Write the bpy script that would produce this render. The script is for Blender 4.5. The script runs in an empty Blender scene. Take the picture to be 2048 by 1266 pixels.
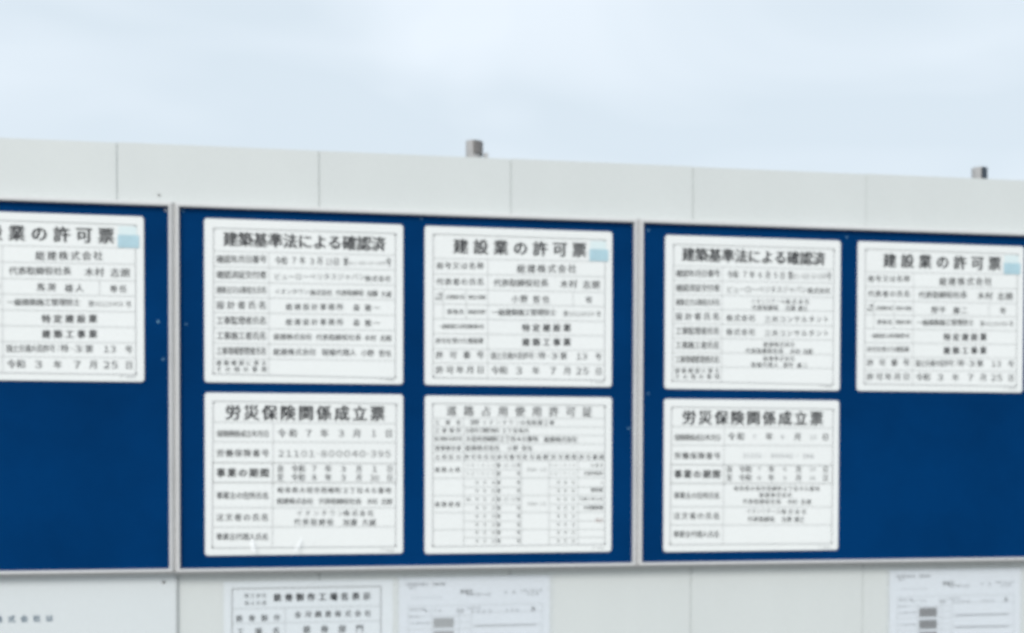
import bpy, bmesh, math, random
from mathutils import Matrix, Vector
random.seed(7)
SC = bpy.context.scene
COL = SC.collection
EYE = 1.60                      # eye height above the ground
D = 2.8902                      # camera to the plane of the sign faces (that plane is y = 0)

# ------------------------------------------------------------------ camera
cam = bpy.data.cameras.new('camera')
camo = bpy.data.objects.new('camera', cam); COL.objects.link(camo)
cam.sensor_width = 36.0
cam.lens = 2200.0 / 2048.0 * 36.0
cam.shift_y = (931.99 - 633.0) / 2048.0
cam.clip_start = 0.05; cam.clip_end = 3000
cam.dof.use_dof = True
cam.dof.focus_distance = 1.35     # focus missed the wall: the photograph is soft all over
cam.dof.aperture_fstop = 5.0
cam.dof.aperture_blades = 0
def rot(yaw, pitch, roll):
    cy, sy, cp, sp, cr, sr = (math.cos(yaw), math.sin(yaw), math.cos(pitch), math.sin(pitch), math.cos(roll), math.sin(roll))
    Ry = Matrix(((cy, 0, sy), (0, 1, 0), (-sy, 0, cy)))
    Rx = Matrix(((1, 0, 0), (0, cp, -sp), (0, sp, cp)))
    Rz = Matrix(((cr, -sr, 0), (sr, cr, 0), (0, 0, 1)))
    return Rz @ Rx @ Ry
Mw = Matrix(((1, 0, 0), (0, 0, -1), (0, 1, 0)))
Dg = Matrix(((1, 0, 0), (0, -1, 0), (0, 0, -1)))
Rc = (Dg @ rot(-0.152313, 0.0176536, 0.0027222) @ Mw).transposed()
camo.matrix_world = Matrix.Translation((0, -D, EYE)) @ Rc.to_4x4()
SC.camera = camo

# ------------------------------------------------------------------ world and sun
SUN_EL, SUN_AZ = math.radians(36), math.radians(205)
w = bpy.data.worlds.new('World'); SC.world = w; w.use_nodes = True
nt = w.node_tree; nt.nodes.clear()
def N(t, **kw):
    n = nt.nodes.new(t)
    for k, v in kw.items(): setattr(n, k, v)
    return n
out = N('ShaderNodeOutputWorld'); bg = N('ShaderNodeBackground'); bg.inputs['Strength'].default_value = 0.10
sky = N('ShaderNodeTexSky'); sky.sky_type = 'NISHITA'; sky.sun_disc = False
sky.sun_elevation = SUN_EL; sky.sun_rotation = SUN_AZ; sky.dust_density = 3.0
tc = N('ShaderNodeTexCoord')
mp = N('ShaderNodeMapping'); mp.inputs['Scale'].default_value = (1.0, 1.0, 2.2); mp.inputs['Rotation'].default_value = (0.1, 0.25, 0.3); mp.inputs['Location'].default_value = (-5.9935, 7.5518, 0.6557)
n1 = N('ShaderNodeTexNoise'); n1.inputs['Scale'].default_value = 2.4; n1.inputs['Detail'].default_value = 3; n1.inputs['Roughness'].default_value = 0.5; n1.inputs['Distortion'].default_value = 0.5
cr = N('ShaderNodeValToRGB')
cr.color_ramp.elements[0].position = 0.36; cr.color_ramp.elements[0].color = (0.70, 0.795, 0.872, 1)
cr.color_ramp.elements[1].position = 0.63; cr.color_ramp.elements[1].color = (0.83, 0.91, 0.985, 1)
sc_ = N('ShaderNodeVectorMath', operation='SCALE'); sc_.inputs['Scale'].default_value = 9.3
mx = N('ShaderNodeMixRGB'); mx.inputs['Fac'].default_value = 0.93
L = nt.links.new
L(tc.outputs['Generated'], mp.inputs['Vector']); L(mp.outputs[0], n1.inputs['Vector']); L(n1.outputs['Fac'], cr.inputs[0])
L(cr.outputs[0], sc_.inputs[0]); L(sky.outputs[0], mx.inputs[1]); L(sc_.outputs[0], mx.inputs[2])
L(mx.outputs[0], bg.inputs['Color']); L(bg.outputs[0], out.inputs['Surface'])

sl = bpy.data.lights.new('sun', 'SUN'); sl.energy = 1.5; sl.angle = math.radians(25); sl.color = (1.0, 0.97, 0.92)
so = bpy.data.objects.new('sun', sl); COL.objects.link(so)
# towards the sun: from the camera's side of the wall, up and to the left
sd = Vector((-0.42 * math.cos(SUN_EL), -0.907 * math.cos(SUN_EL), math.sin(SUN_EL))).normalized()
so.rotation_euler = sd.to_track_quat('Z', 'Y').to_euler()
sky.sun_rotation = math.atan2(sd.x, sd.y)

SC.view_settings.view_transform = 'Standard'; SC.view_settings.look = 'None'
SC.view_settings.exposure = 0.2; SC.view_settings.gamma = 1.0; SC.view_settings.use_curve_mapping = False
SC.cycles.use_denoising = True
SC.cycles.denoising_input_passes = 'RGB'
SC.cycles.filter_width = 3.2
SC.cycles.max_bounces = 6

# ------------------------------------------------------------------ materials
def mat(name, col, rough=0.5, spec=0.5, metal=0.0, var=0.0, vscale=3.0, bump=0.0, bscale=40.0, stretch=(1, 1, 1), col2=None, coat=0.0):
    m = bpy.data.materials.new(name); m.use_nodes = True
    t = m.node_tree; b = t.nodes['Principled BSDF']
    b.inputs['Roughness'].default_value = rough; b.inputs['Metallic'].default_value = metal
    b.inputs['Specular IOR Level'].default_value = spec
    if coat: b.inputs['Coat Weight'].default_value = coat; b.inputs['Coat Roughness'].default_value = 0.12
    b.inputs['Base Color'].default_value = (*col, 1)
    co = t.nodes.new('ShaderNodeTexCoord'); ma = t.nodes.new('ShaderNodeMapping'); ma.inputs['Scale'].default_value = stretch
    t.links.new(co.outputs['Object'], ma.inputs[0])
    if var:
        n = t.nodes.new('ShaderNodeTexNoise'); n.inputs['Scale'].default_value = vscale; n.inputs['Detail'].default_value = 6
        n.inputs['Roughness'].default_value = 0.62
        r = t.nodes.new('ShaderNodeValToRGB')
        c2 = col2 or tuple(c * (1 - var) for c in col)
        r.color_ramp.elements[0].position = 0.3; r.color_ramp.elements[0].color = (*c2, 1)
        r.color_ramp.elements[1].position = 0.62; r.color_ramp.elements[1].color = (*col, 1)
        t.links.new(ma.outputs[0], n.inputs['Vector']); t.links.new(n.outputs['Fac'], r.inputs[0]); t.links.new(r.outputs[0], b.inputs['Base Color'])
    if bump:
        n = t.nodes.new('ShaderNodeTexNoise'); n.inputs['Scale'].default_value = bscale; n.inputs['Detail'].default_value = 3
        u = t.nodes.new('ShaderNodeBump'); u.inputs['Strength'].default_value = bump; u.inputs['Distance'].default_value = 0.002
        t.links.new(ma.outputs[0], n.inputs['Vector']); t.links.new(n.outputs['Fac'], u.inputs['Height']); t.links.new(u.outputs[0], b.inputs['Normal'])
    return m
M = {}
M['fence'] = mat('white_painted_steel', (0.685, 0.712, 0.700), 0.42, 0.4, var=0.06, vscale=1.6, bump=0.25, bscale=3.0, stretch=(1, 1, 0.45))
M['plate'] = mat('white_sign_plastic', (0.865, 0.880, 0.868), 0.38, 0.35, var=0.03, vscale=4)
M['blue'] = mat('blue_board_felt', (0.0002, 0.039, 0.148), 0.7, 0.02, var=0.24, vscale=2.6, bump=0.1, bscale=300)
M['alu'] = mat('aluminium_rail', (0.66, 0.655, 0.65), 0.5, 0.4, metal=0.0, var=0.10, vscale=6, stretch=(0.3, 1, 1))
M['rail_shade'] = mat('dark_grey_rail_shade', (0.235, 0.24, 0.24), 0.5, 0.4)
M['edge_grey'] = mat('grey_edge_strip', (0.47, 0.49, 0.49), 0.5, 0.4)
M['zinc'] = mat('galvanised_steel', (0.50, 0.49, 0.485), 0.5, 0.4, metal=0.0, var=0.25, vscale=18)
M['clamp_shade'] = mat('dark_clamp_shade', (0.05, 0.065, 0.085), 0.55, 0.3, metal=0.1, var=0.3, vscale=25)
M['clamp_shade_brown'] = mat('brownish_clamp_shade', (0.20, 0.19, 0.185), 0.55, 0.3, metal=0.1, var=0.3, vscale=25)
M['screw'] = mat('screw_steel', (0.20, 0.19, 0.18), 0.4, 0.5, metal=0.6)
M['bluescrew'] = mat('pale_blue_painted_screw', (0.16, 0.36, 0.50), 0.35, 0.5, metal=0.2)
M['ink'] = mat('black_print', (0.028, 0.030, 0.034), 0.45, 0.3)
M['ink_soft'] = mat('thin_black_print', (0.045, 0.048, 0.052), 0.45, 0.3)
M['ink_grey'] = mat('grey_print', (0.22, 0.23, 0.25), 0.5, 0.3)
M['ink_line'] = mat('ruling_print', (0.33, 0.34, 0.345), 0.5, 0.3)
M['cell_dark'] = mat('dark_shaded_cell_print', (0.17, 0.17, 0.175), 0.5, 0.3)
M['ink_red'] = mat('red_brown_print', (0.20, 0.05, 0.035), 0.5, 0.3)
M['ink_blue'] = mat('slate_blue_print', (0.08, 0.135, 0.19), 0.5, 0.3)
M['sticker'] = mat('pale_blue_sticker', (0.46, 0.66, 0.74), 0.35, 0.4, var=0.12, vscale=30)
M['sticker_clear'] = mat('very_pale_sticker', (0.72, 0.83, 0.84), 0.3, 0.4)
M['paper'] = mat('white_paper', (0.75, 0.785, 0.825), 0.6, 0.3, var=0.03, vscale=5)
M['white_board'] = mat('white_coated_board', (0.715, 0.750, 0.760), 0.35, 0.4, var=0.03, vscale=2)
M['ground'] = mat('pale_gravelled_ground', (0.30, 0.29, 0.27), 0.85, 0.3, var=0.35, vscale=1.4, bump=0.5, bscale=60)
M['pavement'] = mat('concrete_pavement', (0.33, 0.325, 0.31), 0.8, 0.3, var=0.2, vscale=3, bump=0.3, bscale=50)
def film():
    m = bpy.data.materials.new('clear_film'); m.use_nodes = True
    b = m.node_tree.nodes['Principled BSDF']
    b.inputs['Base Color'].default_value = (0.80, 0.84, 0.87, 1); b.inputs['Alpha'].default_value = 0.16; b.inputs['Roughness'].default_value = 0.12
    return m
M['film'] = film()
M['poster_paper'] = mat('poster_paper', (0.735, 0.775, 0.80), 0.5, 0.3, var=0.03, vscale=5)

# ------------------------------------------------------------------ object helpers
def mesh_obj(name, verts, faces, m, parent=None, smooth=False, bevel=0.0):
    me = bpy.data.meshes.new(name); me.from_pydata(verts, [], faces)
    if isinstance(m, (list, tuple)):
        for x in m: me.materials.append(x)
    else: me.materials.append(m)
    if bevel:
        bm = bmesh.new(); bm.from_mesh(me)
        bmesh.ops.recalc_face_normals(bm, faces=bm.faces)
        bmesh.ops.bevel(bm, geom=bm.edges[:], offset=bevel, segments=2, affect='EDGES', profile=0.6)
        bm.to_mesh(me); bm.free()
    me.update()
    if smooth:
        for p in me.polygons: p.use_smooth = True
    o = bpy.data.objects.new(name, me); COL.objects.link(o)
    if parent: o.parent = parent
    return o
def tag(o, label, cat, group=None):
    o['label'] = label; o['category'] = cat
    if group: o['group'] = group
    return o
def thing(name, label, cat, loc, group=None):
    o = bpy.data.objects.new(name, None); COL.objects.link(o); o.location = loc; o.empty_display_size = 0.1
    return tag(o, label, cat, group)
def box(x0, x1, y0, y1, z0, z1):
    v = [(x0, y0, z0), (x1, y0, z0), (x1, y1, z0), (x0, y1, z0), (x0, y0, z1), (x1, y0, z1), (x1, y1, z1), (x0, y1, z1)]
    f = [(0, 3, 2, 1), (4, 5, 6, 7), (0, 1, 5, 4), (1, 2, 6, 5), (2, 3, 7, 6), (3, 0, 4, 7)]
    return v, f
def wz(Z): return Z + EYE
def scaled(v, y): return v * (D + y) / D        # same ray, deeper plane

# ------------------------------------------------------------------ the setting
g = mesh_obj('ground', [(-300, -300, 0), (300, -300, 0), (300, 300, 0), (-300, 300, 0)], [(0, 1, 2, 3)], M['ground']); g['kind'] = 'structure'
v, f = box(-12, 14, -2.2, 0.9, 0.004, 0.12)
p = mesh_obj('pavement', v, f, M['pavement']); p['kind'] = 'structure'

# ------------------------------------------------------------------ the panel fence
FY = 0.022                                       # front face of the fence
KF = (D + FY) / D
TOP = wz(0.76125 * KF)
BASE = 0.12
fence = thing('panel_fence', 'tall white steel panel fence closing off the building site behind the notice boards', 'fence', (0, FY, BASE))
PW = 0.5 * KF
def panel_mesh():
    # flat face, rolled edges returning to the back, lap strip closing the joint
    h = TOP - BASE; a = PW - 0.0022; r = 0.0014; dp = 0.024
    prof = [(0.0, dp), (0.0, r), (r * 0.3, r * 0.3), (r, 0.0), (a - r, 0.0), (a - r * 0.3, r * 0.3), (a, r), (a, 0.0040), (a + 0.0022, 0.0040), (a + 0.0022, 0.0060), (a, 0.0060), (a, dp)]
    n = len(prof)
    v = [(x, y, 0) for x, y in prof] + [(x, y, h) for x, y in prof]
    f = [(i, i + 1, n + i + 1, n + i) for i in range(n - 1)] + [(n - 1, 0, n, 2 * n - 1)]
    f.append(tuple(range(n, 2 * n))); f.append(tuple(reversed(range(n))))
    me = bpy.data.meshes.new('panel'); me.from_pydata(v, [], f); me.materials.append(M['fence']); me.update()
    return me
pm = panel_mesh()
X0 = -0.5599 * KF
for i in range(-9, 14):
    o = bpy.data.objects.new('panel', pm); COL.objects.link(o); o.parent = fence
    o.location = (X0 + i * PW, random.uniform(-0.0006, 0.0006), random.uniform(-0.002, 0.002)); o.rotation_euler[0] = random.uniform(-0.0006, 0.0006)
    o.rotation_euler[2] = random.uniform(-0.0006, 0.0006)
def disc(r, dpt, n=14):
    v = [(r * math.cos(2 * math.pi * i / n), 0, r * math.sin(2 * math.pi * i / n)) for i in range(n)]
    v += [(0.7 * x, -dpt, 0.7 * z) for x, y, z in v]
    f = [(i, (i + 1) % n, n + (i + 1) % n, n + i) for i in range(n)] + [tuple(range(n, 2 * n))]
    return v, f
# one screw head left showing in the panel above the left board
v, f = disc(0.0032, 0.0015)
o = mesh_obj('screw', v, f, M['screw'], fence); o.location = (-0.4593 * KF, -0.0005, wz(0.6322 * KF) - BASE)

# pipes behind the fence
def pipe(name_label, x, ztop, group, mats, r=0.0214):
    y = FY + 0.024 + 0.045
    t = thing('scaffold_pipe', name_label, 'pipe', (x, y, BASE), group)
    n = 28; h = ztop - BASE; ri = r - 0.0024
    v = []
    for rr, z in ((r, 0), (r, h), (ri, h), (ri, h - 0.12)):
        v += [(rr * math.cos(2 * math.pi * i / n), rr * math.sin(2 * math.pi * i / n), z) for i in range(n)]
    f = []
    for k in range(3):
        for i in range(n):
            j = (i + 1) % n; f.append((k * n + i, k * n + j, (k + 1) * n + j, (k + 1) * n + i))
    mesh_obj('tube', v, f, mats[0], t, smooth=False)
    # half-round jaw on the pipe's right, its dark colour painting that side's shade
    v = []; a0, a1, m_ = -1.72, 1.2, 18; r1, r2 = r + 0.0005, r + 0.0042
    zc = h - 0.0015
    for zz in (zc - 0.034, zc):
        for rr in (r1, r2):
            v += [(rr * math.cos(a0 + (a1 - a0) * i / m_), rr * math.sin(a0 + (a1 - a0) * i / m_), zz) for i in range(m_ + 1)]
    k = m_ + 1; f = []
    for i in range(m_):
        f += [(k + i, k + i + 1, 3 * k + i + 1, 3 * k + i), (2 * k + i, 2 * k + i + 1, i + 1, i), (2 * k + i, 3 * k + i, 3 * k + i + 1, 2 * k + i + 1), (i, i + 1, k + i + 1, k + i)]
    f += [(0, k, 3 * k, 2 * k), (m_, 2 * k + m_, 3 * k + m_, k + m_)]
    mesh_obj('pipe_shade_jaw', v, f, mats[1], t)
    return t, h
KP = (D + FY + 0.07) / D
tp, hp = pipe('pale grey pipe end with a small bolt beside it, above the fence near the middle', 0.3389 * KP, wz(0.8010 * KP), 'pipe ends behind the fence top', (M['zinc'], M['clamp_shade_brown']))
v, f = box(-0.005, 0.005, -0.012, 0.012, -0.010, 0.006)
o = mesh_obj('clamp_bolt', v, f, M['zinc'], tp, bevel=0.002); o.location = (0.0335, 0, hp - 0.0365)
tp2, hp2 = pipe('short dark pipe end above the fence near the right edge of the photo', 1.7765 * KP, wz(0.7905 * KP), 'pipe ends behind the fence top', (M['zinc'], M['clamp_shade']), r=0.0195)

# ------------------------------------------------------------------ notice boards
BY = 0.004
RW = 0.0125
def board(x0, x1, z0, z1, label, screws):
    t = thing('notice_board', label, 'notice board', (x0, 0, wz(z0)), 'blue notice boards on the fence')
    W_, H_ = x1 - x0, z1 - z0
    v, f = box(0.004, W_ - 0.004, BY, BY + 0.014, 0.004, H_ - 0.004)
    mesh_obj('back_panel', v, f, M['blue'], t)
    prof = [(0.0, 0.0205), (0.0, 0.000), (0.0008, 0.0), (0.0058, -0.0094), (0.0068, -0.0100), (0.0118, -0.0100), (RW, -0.0090), (RW, BY - 0.0002)]
    def ring(o_): return [(o_, o_), (W_ - o_, o_), (W_ - o_, H_ - o_), (o_, H_ - o_)]
    for s in range(4):
        v = []; e = (s + 1) % 4
        for off, y in prof:
            c = ring(off); v += [(c[s][0], y, c[s][1]), (c[e][0], y, c[e][1])]
        f = [(2 * i, 2 * i + 1, 2 * i + 3, 2 * i + 2) for i in range(len(prof) - 1)]
        mesh_obj('frame_rail', v, f, M['alu'], t)
    v, f = box(0.0004, W_ - 0.0004, -0.0088, 0.0190, -0.0004, 0.0056)
    mesh_obj('rail_shade_strip', v, f, M['rail_shade'], t)  # dark strip painting the shade on the lower half of the bottom rail
    for sx, sz, r, mk in screws:
        v, f = disc(r, 0.0012)
        o = mesh_obj('screw', v, f, M[mk], t); o.location = (sx - x0, BY, sz - z0)
    return t
xa = -0.4222; P = 1.20844; zb, zt = -0.3127 - RW, 0.6045 + RW
board(xa - P, xa - 0.0006, zb, zt, 'blue framed notice board at the left edge with a single sign on it',
      [(-0.4436, 0.5951, .0030, 'alu'), (-0.4627, 0.3137, .0034, 'bluescrew'), (-0.4507, 0.2192, .0028, 'bluescrew')])
board(xa, xa + P - 0.0006, zb - 0.0008, zt - 0.0008, 'blue framed notice board in the middle with four white signs',
      [(-0.4008, 0.5953, .0022, 'bluescrew'), (0.2024, 0.5957, .0024, 'bluescrew'), (0.7702, 0.5949, .0022, 'bluescrew'), (-0.3942, 0.3087, .0022, 'bluescrew'), (0.7631, 0.0497, .0028, 'bluescrew')])
board(xa + P, xa + 2 * P, zb - 0.0004, zt - 0.0004, 'blue framed notice board at the right with three white signs and a bare corner',
      [(0.8147, 0.5856, .0028, 'bluescrew'), (1.3849, 0.5847, .0026, 'bluescrew'), (0.8169, 0.1447, .0024, 'bluescrew')])

# ------------------------------------------------------------------ lettering
# every character is cut once from the built-in font, then laid out row by row
def wide(s):
    return ''.join(chr(ord(c) + 0xFEE0) if '!' <= c <= '~' else c for c in s)
GL = {}
PENDING = set()
def need(ch, bold): PENDING.add((ch, bold))
def cut_glyphs():
    made = []
    for ch, bold in sorted(PENDING):
        if ch in ' \u3000' or (ch, bold) in GL: continue
        c = bpy.data.curves.new('glyph', 'FONT'); c.body = ch; c.size = 1.0; c.resolution_u = 2
        c.offset = 0.0
        o = bpy.data.objects.new('glyph', c); COL.objects.link(o); made.append((ch, bold, o, c))
    dg = bpy.context.evaluated_depsgraph_get(); dg.update()
    for ch, bold, o, c in made:
        e = o.evaluated_get(dg); me = e.to_mesh()
        vs = [(q.co.x - 0.5, q.co.y - 0.37) for q in me.vertices]
        fs = [tuple(q.vertices) for q in me.polygons]
        GL[(ch, bold)] = (vs, fs); e.to_mesh_clear()
    for ch, bold, o, c in made:
        bpy.data.objects.remove(o); bpy.data.curves.remove(c)

class Quad:
    """drawing units of one sign face -> metres on the face, from the face's four corners LT RT RB LB"""
    def __init__(s, q, W_, H_): s.q = q; s.W = W_; s.H = H_
    def uv(s, x, y):
        (a, b), (c, d), (e, f_), (g_, h) = s.q
        u, v_ = 0.5, 0.5
        for _ in range(8):
            xl = a + (g_ - a) * v_; xr = c + (e - c) * v_
            u = (x - xl) / (xr - xl)
            yt = b + (d - b) * u; yb = h + (f_ - h) * u
            v_ = (y - yt) / (yb - yt)
        return u * s.W, s.H * (1 - v_)

STRIKES = {0: ((0, 0),), 1: ((-0.017, 0.005), (0.017, -0.005)), 2: ((-0.038, 0.010), (0.038, -0.010), (0, 0.016), (0, -0.016)), 3: ((-0.04, 0.014), (0.04, -0.014), (0, 0.02), (0, -0.02))}
ROWS = []    # (parent, name, quad, segments, material, y) resolved after all glyphs are known
def rows(parent, quad, table, y=-0.0004):
    for r in table:
        name, mk, bold, segs = r
        for sg in segs:
            for ch in wide(sg[0]): need(ch, 0)
        ROWS.append((parent, name, quad, segs, mk, bold, y))
def build_rows():
    cut_glyphs()
    for parent, name, quad, segs, mk, bold, y in ROWS:
        V = []; F = []
        for s in segs:
            txt, x0, x1, yc, h = s[:5]
            txt = wide(txt); n = len(txt)
            wd = h * 0.97
            if n > 1:
                pitch = (x1 - x0 - wd) / (n - 1)
                if pitch < wd * 1.03: wd = (x1 - x0) / n * 0.98; pitch = (x1 - x0 - wd) / (n - 1)
            else:
                pitch = 0
                if x1 - x0 < wd: wd = x1 - x0
            for i, ch in enumerate(txt):
                if ch in ' \u3000': continue
                xc = x0 + wd / 2 + i * pitch if n > 1 else (x0 + x1) / 2
                cx, cz = quad.uv(xc, yc)
                cx2, _ = quad.uv(xc + wd, yc); _, cz2 = quad.uv(xc, yc + h)
                ex = (cx2 - cx) / 0.93; ez = (cz - cz2) / 0.93
                vs, fs = GL[(ch, 0)]
                exd = ex * (1.32 if '\uff10' <= ch <= '\uff19' else 1.0)
                for k_, (dx_, dz_) in enumerate(STRIKES[bold]):
                    b0 = len(V)
                    V += [(cx + (gx + dx_) * exd, y - 0.00002 * k_, cz + (gy + dz_) * ez) for gx, gy in vs]
                    F += [tuple(b0 + k for k in q) for q in fs]
                if name == 'title_character':
                    mesh_obj(name, V, F, M[mk], parent); V = []; F = []
        if V: mesh_obj(name, V, F, M[mk], parent)['kind'] = 'stuff'

def line(quad, x0, y0, x1, y1, t):
    a = Vector(quad.uv(x0, y0)); b = Vector(quad.uv(x1, y1)); d = (b - a).normalized(); n = Vector((-d.y, d.x)) * t / 2
    return [a + n, b + n, b - n, a - n]
def ruling(parent, quad, name, segs, t, mk='ink_line', y=-0.0003):
    V = []; F = []
    for k, s in enumerate(segs):
        q = line(quad, *s, t); yy = y - 0.00002 * (k % 7)
        b0 = len(V); V += [(c.x, yy, c.y) for c in q]; F.append((b0, b0 + 1, b0 + 2, b0 + 3))
    o = mesh_obj(name, V, F, M[mk], parent); o['kind'] = 'stuff'; return o
def frame_segs(l, r, tl, tr, bl, br): return [(l, tl, r, tr), (r, tr, r, br), (r, br, l, bl), (l, bl, l, tl)]

def plate(W_, H_, parent, r=0.008, th=0.003, m=None):
    pts = []
    for cx, cz, a0 in ((W_ - r, H_ - r, 0), (r, H_ - r, 90), (r, r, 180), (W_ - r, r, 270)):
        for i in range(6):
            a = math.radians(a0 + 18 * i); pts.append((cx + r * math.cos(a), cz + r * math.sin(a)))
    n = len(pts); e = 0.0007
    def ins(k):
        x, z = pts[k]; return (x + (e if x < W_ / 2 else -e), z + (e if z < H_ / 2 else -e))
    v = [(x, th, z) for x, z in pts] + [(x, e, z) for x, z in pts] + [(ins(k)[0], 0, ins(k)[1]) for k in range(n)]
    f = []
    for k in range(2):
        for i in range(n):
            j = (i + 1) % n; f.append((k * n + i, k * n + j, (k + 1) * n + j, (k + 1) * n + i))
    f.append(tuple(range(2 * n, 3 * n))); f.append(tuple(reversed(range(n))))
    return mesh_obj('plate', v, f, m or M['plate'], parent)

SW, SH = 0.5039, 0.4162
def sign(x, z, label, group, q):
    t = thing('site_sign', label, 'sign', (x, 0, wz(z) - SH), group)
    plate(SW, SH, t)
    return t, Quad(q, SW, SH)

def maker_mark(t, Q, x, y, x1):
    ruling(t, Q, 'maker_mark', [(x, y - 9, x, y + 9), (x + 26, y + 5, x1, y + 7)], 0.0022, 'ink_line')

# ---- construction permit signs (three)
QP = [(32, 40), (1392, 85), (1392, 1212), (32, 1192)]
def permit(x, z, label, name_segs, duty, number):
    t, Q = sign(x, z, label, 'construction permit signs', QP)
    # ruled border and table
    fr = frame_segs(92, 1338, 100, 143, 1140, 1163)
    ruling(t, Q, 'border_line', fr, 0.0020)
    ruling(t, Q, 'corner_mark', [(88, 112, 104, 112), (1330, 152, 1346, 152), (1330, 1156, 1346, 1156), (88, 1134, 104, 1134)], 0.0050)
    sg = [(482, 285, 482, 1148)]
    for yl, yr in ((276, 300), (388, 410), (497, 524), (605, 627), (712, 735), (820, 840), (930, 945), (1032, 1048)):
        sg.append((96, yl, 1334, yr))
    sg += [(1103, 518, 1103, 622), (327, 502, 327, 716), (165, 500, 165, 712)]
    ruling(t, Q, 'ruled_lines', sg, 0.0011)
    title = [('建設業の許可票', 235, 1200, 197, 108)]
    title = [(c, 235 + i * 143.2, 235 + i * 143.2 + 106, 190 + i * 4.4, 106) for i, c in enumerate('建設業の許可票')]
    rows(t, Q, [
        ('title_character', 'ink', 2, title),
        ('lettering', 'ink', 1, [('商号又は名称', 115, 452, 330, 50), ('代表者の氏名', 115, 455, 446, 52)]),
        ('lettering', 'ink_soft', 1, [('一般', 108, 158, 536, 26), ('特定', 108, 158, 568, 24), ('主任技術者の氏名', 180, 318, 556, 34), ('専任の有無', 342, 466, 558, 34),
                                 ('資格名', 190, 312, 663, 38), ('資格者証交付番号', 340, 466, 664, 32), ('一般建設業又は特定建設業の別', 134, 452, 769, 34), ('許可を受けた建設業', 112, 452, 873, 42)]),
        ('lettering', 'ink', 1, [('許可番号', 112, 455, 976, 54), ('許可年月日', 112, 458, 1084, 56)]),
        ('lettering', 'ink', 1, [('総建株式会社', 693, 1125, 352, 62)]),
        ('lettering', 'ink', 1, [('代表取締役社長', 524, 920, 455, 56), ('木村', 1008, 1132, 463, 60), ('志朗', 1174, 1300, 468, 60)]),
        ('lettering', 'ink', 1, name_segs + [(duty, 1195 if len(duty) == 1 else 1170, 1245 if len(duty) == 1 else 1280, 577, 50)]),
        ('lettering', 'ink', 1, [('一級建築施工管理技士', 512, 978, 668, 48)]),
        ('lettering', 'ink_soft', 0, [('第', 1030, 1068, 678, 44), (number, 1072, 1258, 680, 40), ('号', 1272, 1310, 682, 44)]),
        ('lettering', 'ink', 2, [('特定建設業', 732, 1086, 781, 56)]),
        ('lettering', 'ink', 2, [('建築工事業', 732, 1086, 885, 56)]),
        ('lettering', 'ink_soft', 1, [('国土交通大臣許可', 505, 815, 982, 52), ('(', 818, 838, 982, 52), ('特', 848, 905, 982, 52), ('-', 912, 935, 984, 40), ('3', 938, 990, 984, 56), (')', 988, 1005, 982, 52), ('第', 1008, 1060, 985, 54), ('13', 1125, 1212, 988, 56), ('号', 1268, 1315, 990, 52)]),
        ('lettering', 'ink_soft', 1, [('令和', 508, 625, 1088, 60), ('3', 680, 738, 1090, 62), ('年', 806, 858, 1092, 56), ('7', 928, 985, 1093, 62), ('月', 1036, 1090, 1093, 58), ('25', 1122, 1225, 1095, 62), ('日', 1268, 1318, 1097, 56)]),
    ])
    maker_mark(t, Q, 1243, 1172, 1338)
    # handwritten-size blue sticker over the upper right corner of the border
    a = Q.uv(1222, 210); b = Q.uv(1362, 300); c = Q.uv(1222, 150)
    st = mesh_obj('sticker', *box(a[0], b[0], -0.0011, -0.0006, b[1], a[1]), M['sticker'], t)
    mesh_obj('sticker', *box(a[0] + 0.002, b[0] - 0.006, -0.0009, -0.0005, a[1] + 0.0002, c[1]), M['sticker_clear'], t)
    return t
permit(-1.0005, 0.5769, 'white permit sign with pale blue sticker, cut off on the left board',
       [('馬渕', 655 + 45, 775 + 45, 565, 54), ('雄人', 880, 1000, 572, 54)], '専任', '00123456')
permit(0.2110, 0.5774, 'white permit sign with pale blue sticker, upper right on the middle board',
       [('小野', 655, 770, 571, 54), ('哲也', 808, 928, 575, 54)], '有', '00218024')
permit(1.4160, 0.5743, 'white permit sign with pale blue sticker, upper right on the right board',
       [('野平', 630, 745, 571, 54), ('廉二', 808, 924, 575, 54)], '有', '00100098')

# ---- building confirmation signs (two)
QC = [(25, 20), (1473, 68), (1473, 1225), (30, 1210)]
def confirmation(x, z, label, values):
    t, Q = sign(x, z, label, 'building confirmation signs', QC)
    ruling(t, Q, 'border_line', frame_segs(93, 1416, 92, 132, 1150, 1180), 0.0020)
    ruling(t, Q, 'corner_mark', [(86, 104, 102, 104), (1408, 142, 1424, 142), (1408, 1172, 1424, 1172), (86, 1146, 102, 1146)], 0.0050)
    sg = [(490, 268, 490, 1160)]
    for yl, yr in ((258, 290), (370, 395), (482, 506), (592, 612), (703, 724), (816, 834), (926, 946), (1036, 1054)):
        sg.append((97, yl, 1412, yr))
    ruling(t, Q, 'ruled_lines', sg, 0.0011)
    title = [(c, 162 + i * 107.6, 162 + i * 107.6 + 103, 172 + i * 3.6, 104) for i, c in enumerate('建築基準法による確認済')]
    tb = [('title_character', 'ink', 2, title)]
    lab = [('確認年月日番号', 318, 58), ('確認済証交付者', 430, 58), ('建築主又は築造主氏名', 541, 52), ('設計者氏名', 650, 60), ('工事監理者氏名', 762, 60), ('工事施工者氏名', 872, 60), ('工事現場管理者氏名', 983, 58)]
    for s, yy, h in lab: tb.append(('lettering', 'ink', 1, [(s, 114, 472, yy, h)]))
    tb.append(('lettering', 'ink_soft', 1, [('建築確認に係る', 114, 472, 1070, 38), ('その他の事項', 114, 472, 1116, 40)]))
    rows(t, Q, tb + values)
    maker_mark(t, Q, 1312, 1186, 1408)
    return t
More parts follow.
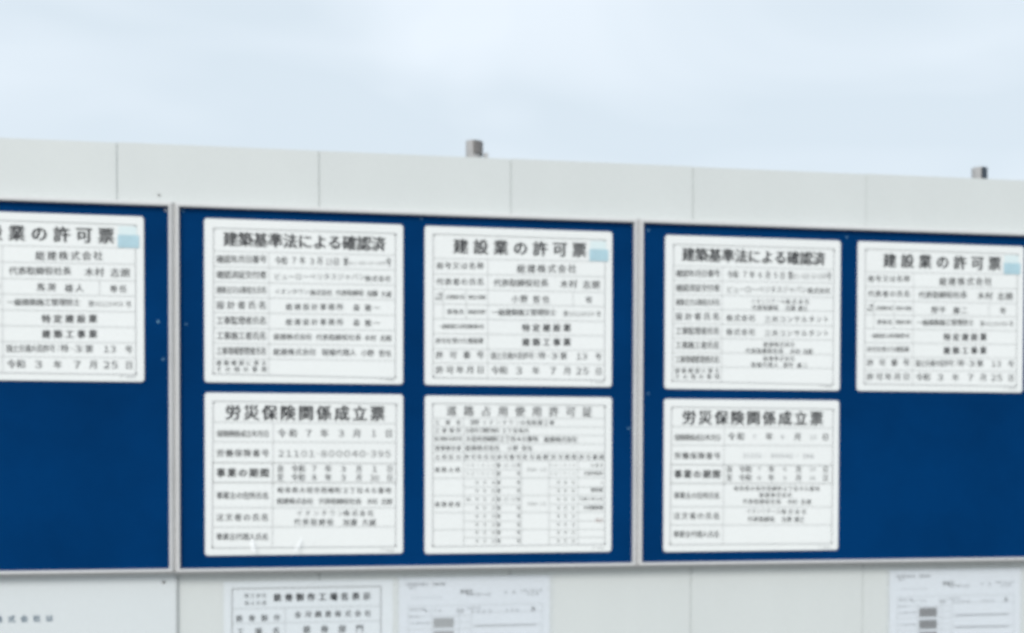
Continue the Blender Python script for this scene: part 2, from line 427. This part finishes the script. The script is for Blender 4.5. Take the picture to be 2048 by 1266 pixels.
confirmation(-0.3492, 0.5780, 'white building confirmation sign, upper left of four on the middle board', [
    ('lettering', 'ink_soft', 1, [('令和', 534, 622, 328, 60), ('7', 650, 690, 326, 56), ('年', 712, 752, 328, 58), ('3', 784, 820, 332, 56), ('月', 838, 880, 330, 60), ('13', 900, 950, 336, 56), ('日', 955, 1002, 336, 56), ('第', 1030, 1068, 336, 62), ('号', 1345, 1385, 340, 60)]),
    ('lettering', 'ink_soft', 0, [('BVJ-N24-10-1008', 1072, 1340, 346, 26)]),
    ('lettering', 'ink_soft', 0, [('ビューローベリタスジャパン', 526, 1188, 444, 48)]),
    ('lettering', 'ink_soft', 1, [('株式会社', 1190, 1382, 458, 44)]),
    ('lettering', 'ink_soft', 0, [('イオンタウン', 530, 780, 552, 42)]),
    ('lettering', 'ink_soft', 1, [('株式会社', 786, 950, 560, 44), ('代表取締役', 975, 1182, 562, 44), ('加藤', 1205, 1285, 566, 46), ('久誠', 1310, 1385, 570, 44)]),
    ('lettering', 'ink_soft', 1, [('総建設計事務所', 612, 1030, 663, 48), ('森', 1105, 1150, 668, 50), ('雅一', 1188, 1300, 670, 50)]),
    ('lettering', 'ink_soft', 1, [('総建設計事務所', 612, 1030, 773, 48), ('森', 1105, 1150, 777, 50), ('雅一', 1188, 1300, 780, 50)]),
    ('lettering', 'ink_soft', 1, [('総建株式会社', 524, 802, 880, 46), ('代表取締役社長', 830, 1162, 884, 46), ('木村', 1188, 1272, 888, 46), ('志朗', 1302, 1386, 890, 46)]),
    ('lettering', 'ink_soft', 1, [('総建株式会社', 522, 832, 990, 50), ('現場代理人', 872, 1126, 994, 50), ('小野', 1162, 1256, 998, 50), ('哲也', 1292, 1384, 1000, 50)]),
])
def c6(r):   # the right-hand sign was measured on its own drawing; bring it to the shared one
    a = Quad([(42, 42), (1383, 85), (1378, 1230), (38, 1212)], 1, 1); out_ = []
    for s in r:
        t_, x0, x1, yc, h = s
        sx = (1473 - 25) / (1383 - 42); sy = (1190) / (1170)
        out_.append((t_, 25 + (x0 - 42) * sx, 25 + (x1 - 42) * sx, 20 + (yc - 42) * sy + 2, h * sy))
    return out_
confirmation(0.8616, 0.5741, 'white building confirmation sign, top left on the right board', [
    ('lettering', 'ink_soft', 1, c6([('令和', 512, 596, 342, 60), ('7', 625, 662, 340, 56), ('年', 680, 720, 344, 58), ('6', 745, 778, 346, 54), ('月', 800, 840, 346, 60), ('5', 862, 896, 348, 54), ('日', 912, 952, 350, 58), ('第', 975, 1012, 350, 64), ('号', 1275, 1310, 356, 60)])),
    ('lettering', 'ink_soft', 0, c6([('BVJ-N25-10-0108', 1016, 1272, 356, 50)])),
    ('lettering', 'ink_soft', 0, c6([('ビューローベリタスジャパン', 505, 1122, 456, 52)])),
    ('lettering', 'ink_soft', 1, c6([('株式会社', 1126, 1304, 466, 46)])),
    ('lettering', 'ink_soft', 0, c6([('イオンリテール', 692, 955, 545, 38)])),
    ('lettering', 'ink_soft', 1, c6([('株式会社', 958, 1140, 549, 38), ('代表取締役', 700, 902, 594, 40), ('古澤', 956, 1032, 598, 42), ('康之', 1055, 1128, 600, 40)])),
    ('lettering', 'ink_soft', 1, c6([('株式会社', 506, 726, 672, 52), ('三共コンサルタント', 798, 1296, 682, 50)])),
    ('lettering', 'ink_soft', 1, c6([('株式会社', 506, 726, 778, 52), ('三共コンサルタント', 798, 1296, 788, 50)])),
    ('lettering', 'ink_soft', 1, c6([('総建株式会社', 790, 1030, 873, 38), ('代表取締役社長', 655, 943, 922, 40), ('木村', 995, 1072, 926, 40), ('志朗', 1095, 1168, 928, 40)])),
    ('lettering', 'ink_soft', 1, c6([('総建株式会社', 790, 1030, 980, 36), ('現場代理人', 697, 905, 1028, 38), ('野平', 945, 1022, 1031, 40), ('廉二', 1050, 1130, 1032, 38)])),
])

# ---- workers' accident insurance signs (two)
QI = [(32, 18), (1510, 30), (1515, 1215), (42, 1240)]
def insurance(x, z, label, values):
    t, Q = sign(x, z, label, 'insurance relation signs', QI)
    ruling(t, Q, 'border_line', frame_segs(95, 1458, 82, 98, 1182, 1165), 0.0020)
    ruling(t, Q, 'corner_mark', [(90, 94, 106, 94), (1450, 108, 1466, 108), (1450, 1158, 1466, 1158), (90, 1176, 106, 1176)], 0.0050)
    sg = [(535, 240, 535, 1172)]
    for yl, yr in ((238, 248), (385, 388), (541, 544), (690, 688), (878, 874), (1024, 1016)):
        sg.append((99, yl, 1454, yr))
    ruling(t, Q, 'ruled_lines', sg, 0.0012)
    ruling(t, Q, 'period_row_lines', [(95, 541, 1458, 544), (95, 690, 1458, 688), (95, 530, 95, 712), (535, 530, 535, 712), (1458, 530, 1458, 712)], 0.0011, 'ink_soft', y=-0.00055)
    title = [(c, 182 + i * 134.5, 182 + i * 134.5 + 116, 166 + i * 0.8, 112) for i, c in enumerate('労災保険関係成立票')]
    tb = [('title_character', 'ink', 2, title)]
    for s, yy, h in (('保険関係成立年月日', 325, 52), ('労働保険番号', 470, 56), ('事業の期間', 617, 66), ('事業主の住所氏名', 787, 54), ('注文者の氏名', 950, 56), ('事業主代理人氏名', 1096, 52)):
        tb.append(('lettering', 'ink', 2 if yy == 617 else 1, [(s, 122, 505, yy, h)]))
    rows(t, Q, tb + values)
    maker_mark(t, Q, 1355, 1188, 1450)
    return t
insurance(-0.3488, 0.1353, 'white insurance sign, bottom left of the four on the middle board', [
    ('lettering', 'ink_soft', 1, [('令和', 570, 712, 320, 62), ('7', 772, 825, 320, 62), ('年', 888, 945, 320, 62), ('3', 1018, 1068, 320, 62), ('月', 1130, 1192, 320, 62), ('1', 1268, 1310, 320, 60), ('日', 1372, 1432, 320, 60)]),
    ('lettering', 'ink_soft', 0, [('21101', 568, 850, 472, 60), ('-', 855, 880, 472, 40), ('800040', 885, 1230, 472, 60), ('-', 1232, 1256, 472, 40), ('395', 1260, 1424, 472, 60)]),
    ('lettering', 'ink', 1, [('自', 566, 614, 585, 54), ('令和', 672, 774, 585, 56), ('7', 820, 862, 585, 54), ('年', 922, 972, 585, 54), ('3', 1040, 1082, 585, 54), ('月', 1156, 1200, 585, 54), ('1', 1275, 1318, 585, 54), ('日', 1388, 1434, 585, 52)]),
    ('lettering', 'ink', 1, [('至', 566, 614, 650, 54), ('令和', 672, 774, 650, 56), ('8', 822, 862, 650, 54), ('年', 922, 972, 650, 54), ('3', 1040, 1082, 650, 54), ('月', 1156, 1200, 650, 54), ('30', 1260, 1332, 652, 54), ('日', 1388, 1434, 650, 52)]),
    ('lettering', 'ink_soft', 1, [('岐阜県大垣市西崎町2丁目46番地', 570, 1422, 745, 46)]),
    ('lettering', 'ink_soft', 1, [('総建株式会社', 566, 836, 828, 46), ('代表取締役社長', 878, 1196, 828, 46), ('木村', 1240, 1318, 828, 46), ('志朗', 1348, 1430, 828, 46)]),
    ('lettering', 'ink_soft', 0, [('イオンタウン', 712, 1062, 916, 46)]),
    ('lettering', 'ink_soft', 1, [('株式会社', 1064, 1290, 916, 46), ('代表取締役', 694, 988, 984, 50), ('加藤', 1060, 1166, 984, 50), ('久誠', 1206, 1306, 984, 50)]),
])
def c8(r):
    sx = (1510 - 32) / (1418 - 35); sy = 1195 / 1190
    return [(t_, 32 + (x0 - 35) * sx, 32 + (x1 - 35) * sx, 18 + (yc - 34) * sy + 1, h * sy) for t_, x0, x1, yc, h in r]
insurance(0.8608, 0.1305, 'white insurance sign, bottom left on the right board beside the bare blue area', [
    ('lettering', 'ink', 1, c8([('令和', 535, 662, 330, 62), ('年', 832, 888, 330, 60), ('月', 1056, 1116, 330, 60), ('日', 1280, 1338, 332, 58)])),
    ('lettering', 'ink_grey', 0, c8([('7', 725, 760, 332, 40), ('6', 948, 982, 332, 40), ('10', 1180, 1240, 334, 40)])),
    ('lettering', 'ink_grey', 0, c8([('21101', 650, 805, 480, 40), ('-', 815, 850, 482, 30), ('800042', 872, 1050, 482, 40), ('-', 1065, 1105, 482, 30), ('398', 1125, 1218, 484, 40)])),
    ('lettering', 'ink', 1, c8([('自', 526, 572, 589, 52), ('令和', 625, 724, 589, 54), ('年', 858, 904, 589, 54), ('月', 1075, 1120, 589, 54), ('日', 1292, 1335, 590, 52)])),
    ('lettering', 'ink', 1, c8([('至', 526, 572, 656, 52), ('令和', 625, 724, 656, 54), ('年', 858, 904, 656, 54), ('月', 1075, 1120, 656, 54), ('日', 1292, 1335, 656, 52)])),
    ('lettering', 'ink_soft', 0, c8([('7', 768, 800, 586, 38), ('6', 970, 1002, 586, 38), ('10', 1182, 1234, 586, 38), ('8', 768, 800, 658, 38), ('3', 970, 1002, 658, 38), ('30', 1182, 1234, 658, 38)])),
    ('lettering', 'ink', 1, c8([('岐阜県大垣市西崎町2丁目46番地', 588, 1265, 742, 38)])),
    ('lettering', 'ink_soft', 1, c8([('総建株式会社', 788, 1045, 793, 38), ('代表取締役社長', 658, 958, 845, 40), ('木村', 1012, 1088, 846, 40), ('志朗', 1118, 1200, 846, 40)])),
    ('lettering', 'ink_soft', 0, c8([('イオンリテール', 686, 960, 922, 40)])),
    ('lettering', 'ink_soft', 1, c8([('株式会社', 965, 1162, 924, 40), ('代表取締役', 698, 912, 985, 44), ('古澤', 965, 1045, 985, 44), ('康之', 1068, 1148, 985, 44)])),
])

# ---- road occupation permit (one)
t, Q = sign(0.2117, 0.1332, 'white sign with a dense ruled table, lower right on the middle board', None,
            [(35, 40), (1430, 55), (1425, 1205), (32, 1220)])
ruling(t, Q, 'border_line', frame_segs(92, 1376, 98, 114, 1166, 1150), 0.0020)
ruling(t, Q, 'corner_mark', [(86, 108, 102, 108), (1368, 124, 1384, 124), (1368, 1146, 1384, 1146), (86, 1158, 102, 1158)], 0.0050)
sg = []
for yy in (208, 272, 334, 398, 462, 526, 655, 785, 912, 1040): sg.append((96, yy - 1 if yy < 500 else yy, 1372, yy + 4 if yy < 500 else yy - 2))
for yy in (592, 722, 850, 976, 1098): sg += [(318, yy, 745, yy), (955, yy, 1372, yy - 1)]
for xx in (318, 556, 745, 952, 1172): sg.append((xx, 465, xx, 1156))
sg.append((318, 210, 318, 465))
ruling(t, Q, 'ruled_lines', sg, 0.0011)
tb = [('title_character', 'ink_soft', 1, [(c, 194 + i * 126.5, 194 + i * 126.5 + 72, 154 + i * 1.1, 76) for i, c in enumerate('道路占用使用許可証')]),
      ('lettering', 'ink_soft', 1, [('工事名', 108, 298, 240, 36), ('(仮称)', 350, 450, 238, 38)]),
      ('lettering', 'ink_soft', 0, [('イオンタウン', 455, 735, 240, 36)]),
      ('lettering', 'ink_soft', 1, [('大垣新築工事', 738, 992, 243, 38)]),
      ('lettering', 'ink_soft', 1, [('工事場所', 108, 298, 300, 36), ('大垣市三塚町地内', 330, 580, 300, 38), ('2丁目地内', 600, 800, 302, 36)]),
      ('lettering', 'ink_soft', 1, [('施工業者の住所氏名', 106, 308, 362, 32), ('大垣市西崎町2丁目46番地', 332, 870, 364, 42), ('総建株式会社', 915, 1168, 368, 42)]),
      ('lettering', 'ink_soft', 1, [('現場責任者', 108, 300, 431, 36), ('総建株式会社', 330, 585, 431, 40), ('小野', 640, 720, 432, 38), ('哲也', 748, 826, 433, 38)]),
      ('lettering', 'ink_soft', 1, [('占用区分', 108, 296, 497, 36), ('許可年月日', 324, 548, 497, 36), ('許可番号', 566, 738, 498, 36), ('許可面積', 756, 942, 498, 36), ('許可期間', 970, 1158, 498, 36), ('許可機関', 1182, 1368, 499, 36)]),
      ('lettering', 'ink', 1, [('道路占用', 106, 292, 592, 38)]), ('lettering', 'ink', 1, [('道路使用', 106, 292, 850, 38)]),
      ('lettering', 'ink_soft', 0, [('50m', 785, 860, 592, 30), ('x2', 880, 930, 592, 28), ('60m', 790, 865, 846, 30), ('x2', 880, 930, 846, 28)]),
      ('lettering', 'ink_soft', 1, [('大垣市', 1268, 1360, 560, 24), ('大垣市役所', 1212, 1362, 620, 30), ('〃', 1335, 1368, 690, 26), ('警察署', 1268, 1360, 745, 30), ('令和7年3月', 1184, 1362, 812, 28), ('大垣警察署', 1210, 1362, 876, 32)]),
      ('lettering', 'ink_red', 1, [('以上', 1304, 1362, 968, 30)])]
ys = (560, 622, 688, 750, 814, 878, 940, 1003, 1062, 1124)
dat = []; dat2 = []; per = []
for k, yy in enumerate(ys):
    dat += [('第', 562, 590, yy, 32), ('号', 710, 738, yy, 32)]
    if k in (0, 1): dat2 += [('令和7年3月', 340, 545, yy, 18)]; per += [('令和7年3月', 962, 1150, yy, 16)]
    else: dat2 += [('年', 404, 428, yy, 28), ('月', 462, 484, yy, 28), ('日', 524, 548, yy, 28)]; per += [('年', 1012, 1036, yy, 28), ('月', 1064, 1088, yy, 28), ('日', 1122, 1148, yy, 28)]
    if k in (0, 4): dat2 += [('25', 612, 650, yy, 26), ('10', 668, 704, yy, 26)]
dat2 += [('令和', 332, 368, 814, 26)]
tb += [('lettering', 'ink_soft', 1, dat), ('lettering', 'ink_soft', 0, dat2), ('lettering', 'ink_soft', 0, per)]
rows(t, Q, tb)
maker_mark(t, Q, 1290, 1172, 1372)

# ------------------------------------------------------------------ things on the fence below the boards
# the large white board at the lower left, its right edge under the joint of the blue boards
YB = FY - 0.0055
kb = (D + YB) / D
xr = -0.4206 * kb; t = thing('company_board', 'large plain white board with slate blue writing, under the left blue board', 'sign', (xr - 1.3, YB, wz(-1.02)))
v, f = box(0, 1.3, 0, 0.0045, 0, 0.70)
mesh_obj('plate', v, f, M['white_board'], t, bevel=0.0012)
v, f = box(1.3001, 1.3046, -0.0008, 0.0052, 0, 0.70)
mesh_obj('edge_strip', v, f, M['edge_grey'], t)  # grey strip added to draw the line along the board's right edge
v, f = disc(0.0042, 0.0014); o = mesh_obj('screw', v, f, M['screw'], t); o.location = (1.3 + (-0.4499 + 0.4206) * kb, 0, (-0.347 * kb) + 1.02)
v, f = disc(0.0042, 0.0014); o = mesh_obj('screw', v, f, M['screw'], t); o.location = (1.3 + (-1.60 + 0.4206) * kb, 0, (-0.347 * kb) + 1.02)
class Flat:   # metres directly
    def uv(s, x, y): return x, y
def frow(parent, q, tab, y=-0.0004): rows(parent, q, tab, y)
class Loc:
    """measured positions on the sign plane -> local metres of a thing hung on a deeper plane"""
    def __init__(s, k, ox, oz): s.k = k; s.ox = ox; s.oz = oz
    def uv(s, x, y): return x * s.k - s.ox, -y * s.k - s.oz
q = Loc(kb, xr - 1.3, -1.02)
rows(t, q, [('lettering', 'ink_blue', 2, [(c, -0.8465 + 0.0 + i * 0.0300 - 0.009 , -0.8465 + i * 0.0300 + 0.009, 0.4330, 0.0175) for i, c in enumerate('株式会社は')])])

YP = FY - 0.0012
kp = (D + YP) / D
def sheet(x0, x1, z0, z1, parent, name, m, y=0.0, nx=14, nz=10, amp=0.0006, ph=0.0):
    v = []; f = []
    for j in range(nz + 1):
        for i in range(nx + 1):
            x = x0 + (x1 - x0) * i / nx; z = z0 + (z1 - z0) * j / nz
            e = abs(i / nx - .5) * 2
            v.append((x, y - amp * (0.5 + 0.5 * math.sin(9 * x + ph)) * (1 if e < .9 else .4), z))
    for j in range(nz):
        for i in range(nx):
            a = j * (nx + 1) + i; f.append((a, a + 1, a + nx + 2, a + nx + 1))
    return mesh_obj(name, v, f, m, parent, smooth=True)
# A3 poster with a ruled table
ox, oz = -0.3029 * kp, -0.645 * kp
t = thing('table_poster', 'white laminated poster with bold heading and ruled table, under the middle board', 'poster', (ox, YP, wz(oz)))
sheet(0, (0.1290 + 0.3029) * kp, 0, (0.645 - 0.3480) * kp, t, 'paper', M['poster_paper'], amp=0.0)
q = Loc(kp, ox, oz)
def zs(px): return px   # readability
bl, br, bt, bb_ = -0.2817, 0.0975, 0.3665, 0.632
cs = 0.0965 + 0.2817
def X(u): return -0.2817 + (u - 145) / (1870 - 145) * cs          # crop columns -> metres
def Z(u): return 0.3667 + (u - 205) / 5.851 * 0.001276            # crop rows -> metres below the eye
ruling(t, q, 'border_line', frame_segs(bl, br, bt, bt, bb_, bb_), 0.0030, 'ink_line', y=-0.0003)
ruling(t, q, 'ruled_lines', [(bl, Z(440), br, Z(440)), (bl, Z(618), br, Z(618)), (X(755), Z(440), X(755), bb_)] + [(bl, Z(618 + 180 * k), br, Z(618 + 180 * k)) for k in range(1, 6)], 0.0010, 'ink_line', y=-0.0003)
def seg(s, a, b, yc, h): return (s, X(a), X(b), Z(yc), h / 5.851 * 0.001276)
rows(t, q, [('title_character', 'ink', 3, [seg('鉄骨製作工場名表示', 622, 1752, 318, 92)]),
            ('lettering', 'ink_soft', 0, [seg('施工会社', 285, 540, 288, 52), seg('国土交通', 290, 535, 376, 50)]),
            ('lettering', 'ink_soft', 1, [seg('鉄骨製作', 190, 698, 556, 78), seg('金河鋼業株式会社', 865, 1758, 524, 78)]),
            ('lettering', 'ink_soft', 1, [seg('工場名', 200, 692, 712, 84), seg('鉄骨部門', 962, 1668, 706, 92)]),
            ('lettering', 'ink_soft', 1, [seg('所在地', 200, 692, 890, 84), seg('岐阜県大垣市', 865, 1700, 890, 78)])], y=-0.0005)

def form(x0, x1, ztop, label, dark):
    ox, oz = x0 * kp, -(ztop + 0.297) * kp
    W_ = (x1 - x0) * kp
    t = thing('form_sheet', label, 'paper sheet', (ox, YP - 0.0005, wz(oz)), 'printed forms in clear sleeves')
    H_ = 0.297 * kp
    sheet(0.006, W_ - 0.006, 0.004, H_ - 0.004, t, 'paper', M['paper'], amp=0.0)
    sheet(-0.004, W_ + 0.004, -0.002, H_ + 0.003, t, 'clear_sleeve', M['film'], y=-0.0016, nx=26, amp=0.0018, ph=2.2)
    s = W_ / 0.415
    q = Loc(1.0, 0, -H_)      # local drawing: x to the right, y down from the top edge
    def L_(x0_, y0_, x1_, y1_): return (x0_ * s, y0_, x1_ * s, y1_)
    ruling(t, q, 'ruled_lines', [L_(.030, .080, .389, .080), L_(.389, .080, .389, .285), L_(.030, .080, .030, .285), L_(.092, .100, .092, .285), L_(.165, .100, .165, .285), L_(.198, .100, .198, .285)] +
           [L_(.030, .108 + .01725 * k, .198, .108 + .01725 * k) for k in range(10)] + [L_(.198, .100 + .0345 * k, .389, .100 + .0345 * k) for k in range(6)], 0.0007, 'ink_line', y=-0.0003)
    ruling(t, q, 'heavy_lines', [L_(.207, .1365 + .0345 * k, .373, .1365 + .0345 * k) for k in range(5)], 0.0026, 'ink_line' if not dark else 'ink_grey', y=-0.0005)
    V = []; F = []
    for k in range(5):
        a, b = .097 * s, .151 * s; z1 = H_ - (.113 + .0345 * k); z0 = z1 - .0255
        n = len(V); V += [(a, -0.0005, z0), (b, -0.0005, z0), (b, -0.0005, z1), (a, -0.0005, z1)]; F.append((n, n + 1, n + 2, n + 3))
    mesh_obj('shaded_cells', V, F, M['cell_dark'] if dark else M['ink_line'], t)['kind'] = 'stuff'
    def T(st, a, b, y_, h): return (st, a * s, b * s, y_, h)
    rows(t, q, [('lettering', 'ink_soft', 0, [T('工事作業所災害防止', .0227, .085, .0225, .0068), T('協議会組織', .095, .129, .0225, .0068), T('施工', .034, .052, .031, .0068),
                 T('事業所', .167, .2025, .044, .0120), T('現場代理人氏名', .1850, .249, .052, .0072), T('作成', .286, .315, .048, .0075), T('令和7年3月', .330, .388, .044, .0070), T('日作成', .348, .378, .053, .0075),
                 T('担当工事', .036, .075, .089, .0075), T('施工体系', .075, .117, .093, .0060), T('元方', .158, .178, .095, .0130), T('会長氏名', .187, .222, .088, .0062), T('統括管理', .198, .250, .0975, .0062),
                 T('作成者', .290, .324, .096, .0060), T('書', .357, .371, .093, .0115)]),
                ('lettering', 'ink_grey', 0, [T('工事名称所在地', .040, .118, .058, .0050), T('責任者', .034, .058, .108, .0060)]),
                ('lettering', 'ink_grey', 0, [T('工事内容', .040, .085, .126 + .0345 * k, .007) for k in range(4)])], y=-0.0005)
    # strips of tape that hold the sleeve
    return t
form(0.1382, 0.5528, 0.3405, 'sleeved printed form with pale grey cells, right of the ruled poster', False)
form(1.5122, 1.9255, 0.3405, 'sleeved printed form with darker grey cells, in the lower right corner', True)

# glare at the foot of the lower left sign, painted as whitish translucent streaks
def glare_mat(name, col, fac, rough):
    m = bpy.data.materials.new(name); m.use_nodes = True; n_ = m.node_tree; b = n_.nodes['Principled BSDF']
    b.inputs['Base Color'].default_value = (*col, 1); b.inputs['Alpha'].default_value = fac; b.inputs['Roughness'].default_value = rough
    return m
M['glare_streak'] = glare_mat('painted_glare', (0.93, 0.94, 0.95), 0.5, 0.3)
M['glare_streak_faint'] = glare_mat('faint_painted_glare', (0.88, 0.92, 0.95), 0.07, 0.3)
t = thing('sign_glare', 'painted glare streaks along the bottom of the lower left sign, middle board', 'clear film', (-0.235, -0.0035, wz(-0.305)))  # no film here, the streaks only paint the glare
def glare_streak(pts, wd, mk, lean=0.55):
    V = []; F = []; ztop = pts[0][1]      # each streak leans out towards its lower end so it renders brighter
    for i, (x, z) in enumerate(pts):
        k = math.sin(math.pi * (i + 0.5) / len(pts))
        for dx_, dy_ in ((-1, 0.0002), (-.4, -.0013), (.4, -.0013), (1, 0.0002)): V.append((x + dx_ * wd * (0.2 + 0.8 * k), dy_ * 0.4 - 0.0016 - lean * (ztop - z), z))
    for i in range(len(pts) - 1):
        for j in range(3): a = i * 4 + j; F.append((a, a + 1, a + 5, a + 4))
    mesh_obj('glare_streak', V, F, M[mk], t)
glare_streak([(.004, .068), (.005, .060), (.006, .050), (.009, .040), (.013, .034)], .0055, 'glare_streak')
glare_streak([(.128, .066), (.124, .056), (.119, .046), (.114, .036)], .0045, 'glare_streak')
glare_streak([(.160, .064), (.156, .058), (.152, .053)], .0045, 'glare_streak_faint')

build_rows()
